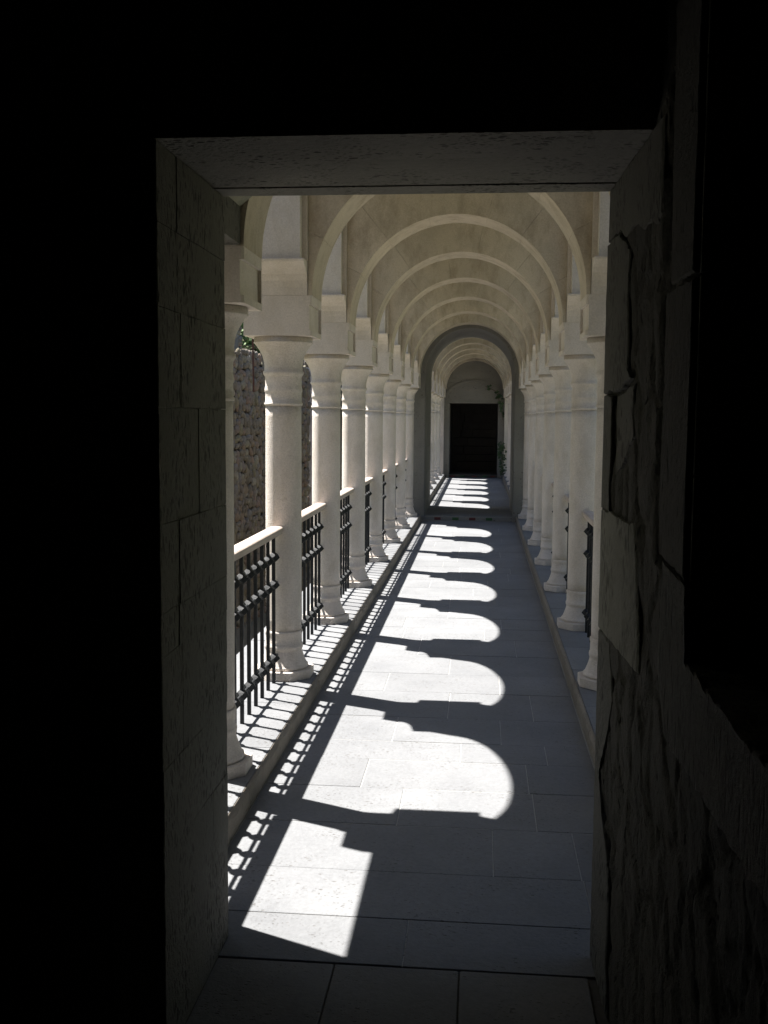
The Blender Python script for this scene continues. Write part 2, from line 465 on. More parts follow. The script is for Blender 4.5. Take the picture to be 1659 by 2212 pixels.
# ------------------------------------------------------------------ arcade side walls
TOP = 3.76
def arc_pts(cy, cz, r, a0, a1, n=14):
    return [(cy+r*math.cos(math.radians(a0+(a1-a0)*i/n)), cz+r*math.sin(math.radians(a0+(a1-a0)*i/n))) for i in range(n+1)]
def pier_poly(y, jm, r, dz, left=True, right=True, zb=2.4515, yl=None, yr=None):
    h = BAY/2; zs = 3.02
    pts = []
    if left: pts += [(y-jm, zb+dz)]+arc_pts(y-h, zs+dz, r, 0, 90)
    else: pts += [(yl, zb+dz)]
    pts += [((y-h if left else yl), TOP+dz), ((y+h if right else yr), TOP+dz)]
    if right: pts += arc_pts(y+h, zs+dz, r, 90, 180)+[(y+jm, zb+dz)]
    else: pts += [(yr, zb+dz)]
    return pts
def corbel_poly(y, dz, left=True, right=True):
    pr = [(.172, 2.2665), (.176, 2.31), (.184, 2.345), (.203, 2.378), (.235, 2.403), (.278, 2.424), (.294, 2.434), (.299, 2.444), (.297, 2.451)]
    L = [(y-(a if left else .172), z+dz) for a, z in pr]; R = [(y+(a if right else .172), z+dz) for a, z in pr]
    return L+R[::-1]
for zone, ys, dz in (('near', NEAR, 0), ('far', FAR, DZ)):
    for side in (-1, 1):
        sd_ = 'left' if side < 0 else 'right'
        lb = {'near': '%s side wall of pale stone arches standing on the columns before the gateway', 'far': '%s distant side wall of stone arches beyond the gateway'}[zone] % sd_
        t = thing("arcade_wall", lb, "wall", (X0+side*CO, ys[0], 0))
        # x-extents (relative to centre line): outer order, inner order, corbels
        def xs(a, b):
            p, q = X0+side*a, X0+side*b
            return (min(p, q), max(p, q))
        xo = xs(.795, 1.093); xi = xs(.768, .7945); xc = xs(.770, 1.113)
        items = list(enumerate(ys))
        if zone == 'far': items = [(-1, 17.68)]+items
        for k, y in items:
            first = zone == 'near' and k == 0; last = k == len(ys)-1
            right = not (last and zone == 'near'); left = not first and k != -1
            kw = dict(yl=3.012 if first else 17.7, yr=YG0-.002)
            w = MB()
            zb = 2.4515
            if first:
                w.prism(pier_poly(y, .27, .555, dz, False, True, zb, 3.012), *xo, 'yz', .3)
            elif k == -1:
                w.prism(pier_poly(y, .27, .555, dz, False, True, zb, 17.7), *xo, 'yz', .3)
            else:
                w.prism(pier_poly(y, .27, .555, dz, left, right, zb, **kw), *xo, 'yz', random.random()*.6)
            w.build("wall_pier", M_pale, t)
            w = MB()
            w.prism(pier_poly(y, .205, .620, dz, left, right, zb, **kw), *xi, 'yz', random.random()*.5)
            w.build("arch_moulding", M_lime, t)
            if k >= 0:
                w = MB()
                w.prism(corbel_poly(y, dz, not first, right), *xc, 'yz', random.random()*.4)
                w.build("corbel", M_lime, t, bevel=.0025)
        if zone == 'near':   # flat lintel over the first opening, beside the doorway wall
            w = MB(); w.box(*xs(.757, 1.10), 3.012, NEAR[0]-ID-.003, 2.27, 2.416, .5); w.build("lintel", M_jamb, t)
            w = MB(); w.box(*xs(.772, 1.09), 3.012, NEAR[0]-ID-.003, 2.4165, 2.4505, .5); w.build("lintel_top", M_jamb, t)

# first-bay low vault between the doorway wall and the first arch
fv = MB()
prof = [(-.757, 2.4165), (-.694, 2.468), (-.50, 2.60), (-.25, 2.70), (0, 2.73), (.25, 2.70), (.50, 2.60), (.694, 2.468), (.757, 2.4165)]
poly = [(X0+a, z) for a, z in prof]+[(X0+.757, 2.95), (X0-.757, 2.95)]
fv.prism(poly, 3.012, NEAR[0]-ID-.003, 'xz', .3)
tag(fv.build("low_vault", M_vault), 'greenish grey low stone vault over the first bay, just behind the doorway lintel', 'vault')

# ------------------------------------------------------------------ transverse arches
def make_arch(y, dz, seed, d=ID, hw=.767, r=.745, zs=2.2665, top=TOP, mat=M_arch, nv=7):
    rnd = random.Random(seed)
    mb = MB()
    angs = [0]
    for i in range(1, nv): angs.append(180*i/nv+rnd.uniform(-5, 5))
    angs.append(180)
    def outer(a):
        ca, sa = math.cos(a), math.sin(a)
        t = 1e9
        if abs(ca) > 1e-6: t = min(t, hw/abs(ca))
        if sa > 1e-6: t = min(t, (top-zs)/sa)
        return (X0+ca*t, zs+dz+sa*t)
    ga = .0007/r
    cor = math.atan2(top-zs, hw)
    for a, b in zip(angs, angs[1:]):
        a = math.radians(a)+(ga if a > 0 else 0); b = math.radians(b)-(ga if b < 180 else 0)
        n = max(3, int((b-a)/math.radians(3.5)))
        e = rnd.uniform(0, .0015)
        inner = [(X0+(r+e)*math.cos(a+(b-a)*i/n), zs+dz+(r+e)*math.sin(a+(b-a)*i/n)) for i in range(n+1)]
        out = [outer(b)]
        for c in (math.pi-cor, cor):
            if a < c < b: out.append(outer(c))
        out.append(outer(a))
        mb.prism(inner+out, y-d+rnd.uniform(0, .0015), y+d-rnd.uniform(0, .0015), 'xz', rnd.random())
    return mb
for zone, ys, dz in (('near', NEAR, 0), ('far', FAR, DZ)):
    for k, y in enumerate(ys):
        mb = make_arch(y, dz, 100+k+(20 if dz else 0))
        o = mb.build("transverse_arch", M_arch, origin=(X0, y, 2.27))
        if zone == 'near': s = 'round limestone arch spanning the walkway between the %s pair of columns' % ordn[k]
        else: s = 'distant round arch over the walkway, %s one beyond the grey gateway' % ordn[k]
        tag(o, s, 'arch', 'round arches spanning the walkway')
# roof
for nm, ya, yb, dz, l in (("roof_slab", 3.012, YG0-.004, 0, 'flat stone roof slab over the near arcade'), ("roof_slab", YG1+.004, YE+.3, DZ, 'flat stone roof slab over the arcade beyond the gateway')):
    b = MB(); b.box(X0-1.15, X0+1.15, ya, yb, TOP+dz+.001, TOP+dz+.16, .4); tag(b.build(nm, M_roof), l, 'roof')

# ------------------------------------------------------------------ railings
def make_railing(length, n, name, zr, sp=.157):
    """origin at mid-bay on the walkway level; runs along y"""
    t = thing(name, 'x', 'railing', (0, 0, 0), 'iron railings with stone handrails between the columns')
    hL = length/2
    r = MB(); w = .038
    prof = [(-w+.006, zr-.042), (-w+.006, zr-.031), (-w, zr-.026), (-w, zr-.006), (-w+.006, zr), (w-.006, zr), (w, zr-.006), (w, zr-.026), (w-.006, zr-.031), (w-.006, zr-.042)]
    r.prism(prof, -hL, hL, 'xz', .2); r.build("handrail", M_rail, t)
    ys = [sp*(i-(n-1)/2) for i in range(n)]
    proto = None
    for y in ys:
        if proto is None:
            b = MB(); q = .0088
            b.prism([(-q, -q), (q, -q), (q, q), (-q, q)], PL-.004, zr-.041, 'xy', .2); proto = b.build("baluster", M_iron, t); proto.location = (0, y, 0)
        else:
            c = proto.copy(); COL.objects.link(c); c.parent = t; c.location = (0, y, 0)
    bar = None
    for zz in (.232, .653, .81):
        if bar is None:
            b = MB(); b.tube((0, -hL, 0), (0, hL, 0), .0088, 8)
            for y in ys:   # faceted knots at each crossing
                a, c = .0185, .036
                V = [(sx*a, y+sy*a, sz*a) for sx in (-1, 1) for sy in (-1, 1) for sz in (-1, 1)]
                F = [(0, 1, 3, 2), (4, 6, 7, 5), (0, 4, 5, 1), (2, 3, 7, 6), (0, 2, 6, 4), (1, 5, 7, 3)]
                A = [(-c, y, 0), (c, y, 0), (0, y-c, 0), (0, y+c, 0), (0, y, -c), (0, y, c)]
                vs = V+A; fs = []
                # vertices pushed out: diamond shape made of 24 facets
                for fi, f in enumerate(F):
                    ap = {0: 8, 1: 9, 2: 10, 3: 11, 4: 12, 5: 13}[fi]
                    for i in range(4): fs.append((f[i], f[(i+1) % 4], ap))
                b.add(vs, fs, .2)
            bar = b.build("crossbar", M_iron, t); bar.location = (0, 0, zz)
        else:
            c = bar.copy(); COL.objects.link(c); c.parent = t; c.location = (0, 0, zz)
    return t
XR = {-1: -1.155, 1: .761}
GAP = BAY-2*.098
rl = {-1: make_railing(GAP, 9, "iron_railing", .976), 1: make_railing(GAP, 9, "iron_railing", .945)}
first = {-1: True, 1: True}
for side in (-1, 1):
    sd_ = 'left' if side < 0 else 'right'
    for zone, ys, dz in (('near', NEAR, 0), ('far', FAR, DZ)):
        for k in range(len(ys)-1):
            loc = (XR[side], (ys[k]+ys[k+1])/2, dz)
            if first[side]: o = rl[side]; o.location = loc; first[side] = False
            else: o = copy_tree(rl[side], loc)
            if zone == 'near': lab(o, 'black iron railing with stone handrail between the %s and %s columns of the %s row' % (ordn[k], ordn[k+1], sd_))
            else: lab(o, 'tiny distant iron railing between the %s and %s columns beyond the gateway, %s row' % (ordn[k], ordn[k+1], sd_))
    # short ones at the ends
    for (ya, yb, dz, n, s) in ((3.1965, NEAR[0]-.098, 0, 6, 'short iron railing between the doorway wall and the first column of the %s row'),
                               (YG1+.004, FAR[0]-.098, DZ, 7, 'short distant iron railing between the gateway and the first column beyond it, %s row'),
                               (FAR[-1]+.098, YE-.004, DZ, 4, 'short distant iron railing between the last column and the end wall, %s row')):
        o = make_railing(yb-ya, n, "iron_railing", .976 if side < 0 else .945, .155 if n == 6 else .157)
        o.location = (XR[side], (ya+yb)/2, dz); lab(o, s % sd_)

# ------------------------------------------------------------------ gateway block half way
t = thing("stone_gateway", 'deep grey ashlar gateway with a round-arched passage dividing the arcade', 'gateway', (X0, YG0, 0))
gr = .69; gx = -.19; gz = 2.285
for nm, xa, xb in (("left_pier", -1.75, gx-gr), ("right_pier", gx+gr, 1.36)):
    mb = MB()
    mb.box(xa+.005, xb-.005, YG0+.005, YG1-.005, -1.0, gz, .5)
    cs = [0, .33, .73, 1.13, 1.53, 1.93, gz]
    def fn(u0, u1, v0, v1, p):
        mb.box(u0, u1, YG0-.002+p, YG0+.03, v0, v1)
        mb.box(u0, u1, YG1-.03, YG1+.002-p, v0, v1)
    ashlar(mb, xa, xb, 0, gz, fn, courses=cs, cw=.42, gap=.010, jit=.0015)
    xr = xb if 'left' in nm else xa; sg = 1 if 'left' in nm else -1
    def fn2(u0, u1, v0, v1, p):
        a, b = sorted((xr-sg*.02, xr+sg*.0015)); mb.box(a, b, u0, u1, v0, v1)
    ashlar(mb, YG0+.034, YG1-.034, 0, gz, fn2, courses=cs, cw=.7, gap=.004)
    mb.build("pier", M_gate, t)
mb = MB()
ring = [(gx+gr*math.cos(math.radians(a)), gz+.001+gr*math.sin(math.radians(a))) for a in range(0, 181, 4)]
for i in range(len(ring)-1):   # keeps the face simple: narrow vertical strips above the ring
    (x1, z1), (x2, z2) = ring[i], ring[i+1]
    mb.prism([(x1, z1), (x2, z2), (x2, 4.1), (x1, 4.1)], YG0, YG1, 'xz', .4)
mb.prism([(gx+gr, gz+.001), (1.36, gz+.001), (1.36, 4.1), (gx+gr, 4.1)], YG0, YG1, 'xz', .4)
mb.prism([(-1.75, gz+.001), (gx-gr, gz+.001), (gx-gr, 4.1), (-1.75, 4.1)], YG0, YG1, 'xz', .4)
bmv = mb.build("arch_wall", M_gate, t)
# step riser and coloured tiles in front of the gateway and the end wall
def markers(y, z, xs_, hgt, w, where):
    for i, (x, c) in enumerate(xs_):
        b = MB(); b.box(x-w/2, x+w/2, y-.006, y-.0005, z, z+hgt, .3)
        nm = "red_tile" if c == 'r' else "green_tile"
        o = b.build(nm, M_red if c == 'r' else M_green, origin=(x, y, z), bevel=.001)
        q = ['first', 'second', 'third', 'fourth', 'last'][i]+' from left'
        tag(o, 'dull %s tile on the step %s, %s' % ('red' if c == 'r' else 'green', where, q), 'tile', 'coloured tiles on the steps')
b = MB(); b.box(-.905, .53, 16.078, 16.0985, -.02, DZ+.002, .3); o = b.build("step_riser", M_gate); struct(o)
markers(16.0775, .016, [(-.665, 'r'), (-.385, 'g'), (-.125, 'r'), (.135, 'g')], .040, .098, 'below the gateway')

# ------------------------------------------------------------------ end wall with dark doorway
t = thing("end_wall", 'shaded grey stone wall closing the far end, with a tall dark doorway', 'wall', (X0, YE, DZ))
dx0, dx1, dzb, dzt = -.826, .41, DZ+.075, 1.975
mb = MB()
for xa, xb in ((-1.75, dx0), (dx1, 1.36)):
    mb.box(xa+.004, xb-.004, YE+.005, YE+.9, -1, dzt-.004, .5)
    def fn(u0, u1, v0, v1, p): mb.box(u0, u1, YE-.002+p, YE+.03, v0, v1)
    ashlar(mb, xa, xb, 0, dzt, fn, courses=[0, .40, .80, 1.2, 1.6, dzt], cw=.6, gap=.006, jit=.0015)
mb.box(-1.75, 1.36, YE+.004, YE+.9, dzt, 4.0, .4)
def fn(u0, u1, v0, v1, p): mb.box(u0, u1, YE-.002+p, YE+.03, v0, v1)
ashlar(mb, -1.75, 1.36, dzt, 2.42, fn, courses=[dzt, 2.24, 2.48], cw=.45, gap=.006, jit=.0015)
mb.build("masonry", M_gate, t)
mb = MB()   # segmental tympanum over the door
pts = [(X0+1.02*math.sin(math.radians(a)), 1.55+1.02*math.cos(math.radians(a))) for a in range(-50, 51, 5)]
mb.prism(pts+[(X0+.78, 2.06), (X0-.78, 2.06)], YE-.022, YE+.0, 'xz', .8)
mb.build("segmental_panel", M_gate, t)
mb = make_arch(YE-.09, DZ, 77, d=.085, hw=.767, r=.715, mat=M_arch); mb.build("wall_arch", M_arch, t)
for side in (-1, 1):
    mb = MB(); x = X0+side*.93; mb.box(x-.19, x+.19, YE-.175, YE-.004, 2.05+DZ, 2.2655+DZ, .3); mb.box(x-.16, x+.16, YE-.14, YE-.004, DZ+.09, 2.0495+DZ, .4)
    mb.build("pilaster", M_lime, t)
# the dark passage behind the doorway, closed by a block wall
mb = MB()
mb.box(dx0-.5, dx0, YE+.9, YE+4.6, -.5, 2.9, .4); mb.box(dx1, dx1+.5, YE+.9, YE+4.6, -.5, 2.9, .4)
mb.box(dx0-.5, dx1+.5, YE+.9, YE+4.6, 2.3, 2.9, .4); mb.box(dx0-.5, dx1+.5, YE+.004, YE+4.6, -.5, dzb, .4)
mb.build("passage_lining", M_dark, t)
mb = MB()
def fn(u0, u1, v0, v1, p): mb.box(u0, u1, YE+2.2+p*4, YE+2.5, v0, v1)
ashlar(mb, dx0, dx1, dzb, 2.3, fn, ch=.22, cw=.45, gap=.012, jit=.006)
mb.box(dx0-.4, dx1+.4, YE+2.42, YE+4.7, -.6, 3.0, .3)
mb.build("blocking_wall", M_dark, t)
markers(YE-.004, DZ+.010, [(-.74, 'r'), (-.48, 'g'), (-.17, 'r'), (.09, 'g'), (.30, 'r')], .040, .115, 'before the end doorway')

# vine on the end wall
def leaf(mb, p, s, nrm):
    n_ = Vector(nrm).normalized(); a = n_.orthogonal().normalized()
    a = Matrix.Rotation(random.uniform(0, 6.28), 3, n_) @ a; b = n_.cross(a); p = Vector(p)
    pts = [(0, -.1), (.42, -.38), (.38, .02), (.62, .25), (.25, .35), (0, 1.0), (-.25, .35), (-.62, .25), (-.38, .02), (-.42, -.38)]
    mb.add([p+a*s*x+b*s*y+n_*s*.15*abs(x) for x, y in pts], [tuple(range(10))])
def vine(name, label, spine, w, n, s):
    t = thing(name, label, 'vine', spine[0], 'creeper on the end wall')
    st = MB()
    for p, q in zip(spine, spine[1:]): st.tube(p, q, .008, 5, .3)
    st.build("stem", M_vstem, t)
    lf = MB()
    for _ in range(n):
        k = random.randrange(len(spine)-1); f = random.random()
        p = Vector(spine[k]).lerp(Vector(spine[k+1]), f)
        p += Vector((random.gauss(0, w), -abs(random.gauss(0, .04)), random.gauss(0, w)))
        leaf(lf, p, s*random.uniform(.6, 1.2), (random.uniform(-.5, .5), -1, random.uniform(-.2, .8)))
    lf.build("leaves", M_vine, t, recalc=False)
vine("climbing_vine", 'dark green climbing plant low down beside the last right column', [(.56, YE-.45, DZ+.09), (.52, YE-.44, .45), (.50, YE-.44, .75), (.50, YE-.43, .98)], .045, 95, .065)
vine("hanging_vine", 'dark sprig of creeper hanging at the upper right of the end doorway', [(.50, YE-.16, 2.05), (.42, YE-.06, 2.22), (.30, YE-.05, 2.30), (.18, YE-.05, 2.36), (.08, YE-.05, 2.40)], .03, 9, .07)
vine("trailing_vine", 'thin leafy stem trailing from the creeper down the right end of the wall', [(.36, YE-.05, 2.26), (.40, YE-.06, 2.12), (.47, YE-.05, 1.95), (.50, YE-.05, 1.75), (.53, YE-.05, 1.55)], .03, 16, .085)

# ------------------------------------------------------------------ doorway wall (the dark frame)
YD = 3.01
JX0, JX1 = -.752, .344
def yface(x): return 2.378
ZL = 2.232
t = thing("doorway_wall", 'thick dark ashlar wall whose doorway frames the view, left jamb and wall above', 'wall', (JX0, YD, 0))
core = MB()
def quadbox(mb, xa, xb, y1, za, zb, off=0, tone=None):
    vs = [(xa, yface(xa)+off, za), (xb, yface(xb)+off, za), (xb, y1, za), (xa, y1, za), (xa, yface(xa)+off, zb), (xb, yface(xb)+off, zb), (xb, y1, zb), (xa, y1, zb)]
    mb.add(vs, [(0, 3, 2, 1), (4, 5, 6, 7), (0, 1, 5, 4), (1, 2, 6, 5), (2, 3, 7, 6), (3, 0, 4, 7)], tone)
quadbox(core, -3.6, JX0-.012, YD-.01, -.2, ZL+.3, .03, .5)
quadbox(core, -3.6, .47, YD-.01, ZL+.30, 4.2, .03, .5)
core.build("wall_core", M_room, t)
fm = MB()
def fn(u0, u1, v0, v1, p): quadbox(fm, u0, u1, yface((u0+u1)/2)+.06, v0, v1, p)
ashlar(fm, -3.0, JX0-.0005, 0, ZL+.002, fn, courses=[0, .42, .70, 1.126, 1.34, 1.60, 1.854, 2.048, ZL+.001], cw=.55, gap=.006, jit=.001)
ashlar(fm, -3.0, .47, ZL+.003, 3.6, fn, ch=.34, cw=.7, gap=.006, jit=.001)
fm.build("facing_blocks", M_room, t)
# left jamb: slabs of its own, a few centimetres thick, worn edges
jm = MB()
crs = [0, .30, .52, .74, 1.02, 1.126, 1.34, 1.62, 1.854, 2.048, ZL-.002]
def jfn(u0, u1, v0, v1, p):
    ya = u0; n = 5; m = 5
    vs = []; fs = []
    for i in range(n+1):
        for j in range(m+1):
            y = u0+(u1-u0)*i/n; z = v0+(v1-v0)*j/m
            e = .0
            if i in (0, n) or j in (0, m): e = -.0012+.0015*nz(y, z, 2, 18)
            x = JX0+p*.5+e
            yy = y+(.0015*nz(z, y, 5, 14) if i in (0, n) else 0)
            vs.append((x, yy, z+(.002*nz(y, z, 9, 16) if j in (0, m) else 0)))
    K = m+1
    for i in range(n):
        for j in range(m): fs.append((i*K+j, (i+1)*K+j, (i+1)*K+j+1, i*K+j+1))
    base = len(vs)
    ringi = [i*K for i in range(n+1)]+[n*K+j for j in range(1, m+1)]+[i*K+m for i in range(n-1, -1, -1)]+[j for j in range(m-1, 0, -1)]
    for q in ringi: vs.append((vs[q][0]-.07, vs[q][1], vs[q][2]))
    L = len(ringi)
    for q in range(L): fs.append((ringi[q], ringi[(q+1) % L], base+(q+1) % L, base+q))
    fs.append([base+q for q in range(L)])
    jm.add(vs, fs)
for a, b in zip(crs, crs[1:]):
    cut = random.choice([None, 2.55, 2.72, 2.83])
    us = [yface(JX0)+.001]+([cut+random.uniform(-.03, .03)] if cut else [])+[YD]
    for c, d in zip(us, us[1:]): jfn(c+.0008, d-.0008, a+.0009, b-.0009, random.uniform(-.003, .003))
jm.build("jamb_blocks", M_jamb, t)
pl = MB(); pl.box(-1.31, -1.0, YD+.0015, 3.195, PL+.003, 2.267, .3); pl.build('outer_pilaster', M_gate, t)
ex = MB(); ex.box(-3.6, JX0-.074, YD-.009, YD+.001, -.2, 4.2, .3); ex.box(JX0-.0735, .46, YD-.009, YD+.001, ZL+.31, 4.2, .3); ex.build("outer_face", M_gate, t)
# lintel slabs
for k, (ya, yb, yc, yd) in enumerate(((None, None, 2.612, 2.60), (2.612, 2.60, 2.905, 2.90), (2.905, 2.90, YD, YD))):
    xa, xb = JX0-.08, .47
    if ya is None: ya, yb = yface(xa), yface(xb)
    else: ya += .009; yb += .009
    mb = MB(); e = (0, .003, .001)[k]
    n = 16; vs = []
    for i in range(n+1):
        x = xa+(xb-xa)*i/n; f = i/n
        y0 = ya+(yb-ya)*f+.0025*nz(x, k, 0, 9); y1 = yc+(yd-yc)*f+.002*nz(x, k, 5, 9)
        vs += [(x, y0, ZL+e), (x, y1, ZL+e), (x, y1, ZL+.29), (x, y0, ZL+.29)]
    fs = [(0, 1, 2, 3), (n*4+3, n*4+2, n*4+1, n*4)]
    for i in range(n):
        for q in range(4): fs.append((i*4+q, (i+1)*4+q, (i+1)*4+(q+1) % 4, i*4+(q+1) % 4))
    mb.add(vs, fs)
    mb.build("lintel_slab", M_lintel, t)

# ------------------------------------------------------------------ eroded right wall
t = thing("eroded_wall", 'rough broken stone wall on the right of the doorway, with patched slabs and a ledge', 'wall', (.36, 2.0, 0))
rc = MB()
YS, YN, dy_, dzz = -.9, YD, .016, .016
ny = int((YN-YS)/dy_); nzv = int(3.3/dzz)
def core_x(y, z):
    v = Vector((y, z, 0))
    b = noise.fractal(Vector((y*2.2, z*1.5, 4.0)), 1.0, 2.0, 4)
    r = noise.fractal(Vector((y*12, z*10, 1.0)), .8, 2.1, 4)
    x = .3515+.028*max(0, min(YD-y, .65))-.008*b-.006*r
    cell = noise.voronoi(Vector((y*5.5, z*4.2, 2.0)))[0]
    x += .010*(1-min(1, (cell[1]-cell[0])*9))          # crevices between rubble pieces
    if 2.10 < y < 2.25 and z > 1.3: x += .03*math.sin((y-2.10)/.15*math.pi)
    return max(x, .3480+.028*max(0, min(YD-y, .65)))
vs = []; fs = []
for j in range(nzv+1):
    z = -.02+3.3*j/nzv
    for i in range(ny+1):
        y = YS+(YN-YS)*i/ny
        vs.append((core_x(y, z), y, z))
K = ny+1
skipf = lambda y, z: (z > 1.16 and y < 1.885)
for j in range(nzv):
    for i in range(ny):
        y = YS+(YN-YS)*(i+.5)/ny; z = -.02+3.3*(j+.5)/nzv
        if not skipf(y, z): fs.append((j*K+i, (j+1)*K+i, (j+1)*K+i+1, j*K+i+1))
rc.add(vs, fs, .5, True)
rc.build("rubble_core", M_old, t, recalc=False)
bk = MB()
bk.box(.475, 3.4, 1.88, YD, -.2, 4.2, .4); bk.box(.475, 3.4, YS, 1.878, -.2, 1.15, .4)
bk.build("wall_mass", M_room, t)
fc = MB()
def fn(u0, u1, v0, v1, p): fc.box(u0, u1, 1.872+p, 1.8805, v0, v1)
ashlar(fc, .372, 3.0, 1.166, 3.6, fn, courses=[1.166, 1.50, 1.852, 2.22, 2.6, 3.0, 3.6], cw=.7, gap=.006, jit=.001)
fc.build("niche_face", M_room, t)
ex = MB(); ex.box(.40, 3.4, YD-.0005, YD+.001, -.2, 4.2, .3); ex.build("outer_face", M_gate, t)
def rough_poly(pts, step=.022, amp=.004, seed=0):
    out = []
    n = len(pts)
    for i in range(n):
        a = Vector(pts[i]); b = Vector(pts[(i+1) % n]); L = (b-a).length; k = max(1, int(L/step))
        nrm = Vector((b-a).normalized()).to_2d(); nrm = Vector((-nrm.y, nrm.x))
        for q in range(k):
            p = a.lerp(b, q/k)
            f = 0 if q == 0 else amp*(nz(p.x, p.y, seed, 22)+.6*nz(p.x, p.y, seed+7, 60))*1.6
            out.append((p.x+nrm.x*f, p.y+nrm.y*f))
    return out
def wslab(pts, x, th, mat, seed, amp=.004):
    """irregular facing slab in the wall plane x; chamfered worn edge"""
    poly = rough_poly(pts, amp=amp, seed=seed); n = len(poly)
    cx = sum(p[0] for p in poly)/n; cz = sum(p[1] for p in poly)/n
    ins = [(p[0]+(cx-p[0])*.03, p[1]+(cz-p[1])*.012) for p in poly]
    mb = MB()
    k = .028 if max(p[0] for p in pts) > 2.9 else 0
    vs = [(x+k*(YD-a), a, b) for a, b in ins]+[(x+.004+k*(YD-a), a, b) for a, b in poly]+[(x+th+k*(YD-a), a, b) for a, b in poly]
    fs = [list(range(n))]+[(i, (i+1) % n, n+(i+1) % n, n+i) for i in range(n)]+[(n+i, n+(i+1) % n, 2*n+(i+1) % n, 2*n+i) for i in range(n)]
    mb.add(vs, fs)
    o = mb.build("facing_slab", mat, t)
    return o
E_ = YD
wslab([(E_, 2.229), (2.262, 2.229), (2.257, 2.10), (2.249, 2.031), (2.297, 2.014), (2.37, 2.04), (2.448, 2.029), (2.52, 2.055), (2.60, 2.064), (2.719, 2.059), (2.80, 2.09), (E_, 2.092)], .345, .09, M_jamb, 1, .005)
wslab([(E_, 2.086), (2.80, 2.083), (2.719, 2.053), (2.626, 2.016), (2.640, 1.9), (2.615, 1.78), (2.62, 1.721), (2.58, 1.70), (2.75, 1.675), (E_, 1.671)], .343, .09, M_jamb, 2, .006)
wslab([(E_, 1.666), (2.87, 1.662), (2.862, 1.50), (2.875, 1.40), (2.86, 1.348), (E_, 1.346)], .345, .09, M_jamb, 3, .003)
wslab([(2.85, 1.662), (2.70, 1.668), (2.545, 1.684), (2.56, 1.609), (2.526, 1.56), (2.65, 1.51), (2.80, 1.46), (2.846, 1.45)], .362, .07, M_jamb, 4, .006)
wslab([(E_, 1.341), (2.782, 1.348), (2.60, 1.345), (2.477, 1.356), (2.43, 1.289), (2.41, 1.204), (2.372, 1.10), (2.369, 1.02), (2.50, 1.015), (E_, 1.0)], .3445, .09, M_litslab, 5, .003)
wslab([(E_, .993), (2.80, 1.0), (2.72, .86), (2.79, .755), (2.93, .60), (2.86, .50), (2.80, .46), (2.72, .40), (2.70, .30), (2.72, .15), (2.68, .0), (E_, 0)], .346, .09, M_jamb, 6, .006)
wslab([(2.144, 2.6), (1.888, 2.6), (1.888, 1.857), (2.101, 1.862), (2.12, 2.094)], .364, .09, M_old, 7, .003)
wslab([(2.15, 1.853), (1.888, 1.848), (1.886, 1.6), (1.887, 1.315), (2.133, 1.325), (2.164, 1.412), (2.15, 1.645)], .364, .09, M_old, 8, .004)
wslab([(2.105, 1.318), (1.888, 1.307), (1.872, 1.172), (1.60, 1.168), (1.328, 1.164), (.9, 1.164), (-.7, 1.164), (-.7, .99), (1.3, .997), (1.72, .992), (2.04, .985), (2.13, 1.10)], .362, .09, M_block, 9, .006)
sl = MB()
def fn(u0, u1, v0, v1, p): sl.box(v0, v1, u0, u1, 1.151, 1.160+p)
ashlar(sl, YS, 1.870, .366, 3.0, fn, ch=.6, cw=.8, gap=.005, jit=.002)
sl.build("ledge", M_room, t)

# ------------------------------------------------------------------ dark room round the camera
t = thing("dark_room", 'unlit stone room from which the doorway is seen', 'room', (0, -3.6, 0))
for nm, a in (("ceiling", (-3.6, 3.4, -3.6, 2.6, 3.6, 3.8)), ("back_wall", (-3.6, 3.4, -3.8, -3.6, -.2, 3.8)), ("side_wall", (-3.8, -3.6, -3.8, 3.0, -.2, 3.8)), ("side_wall", (3.4, 3.6, -3.8, 3.0, -.2, 3.8))):
    mb = MB(); mb.box(*a, .5); mb.build(nm, M_room, t)

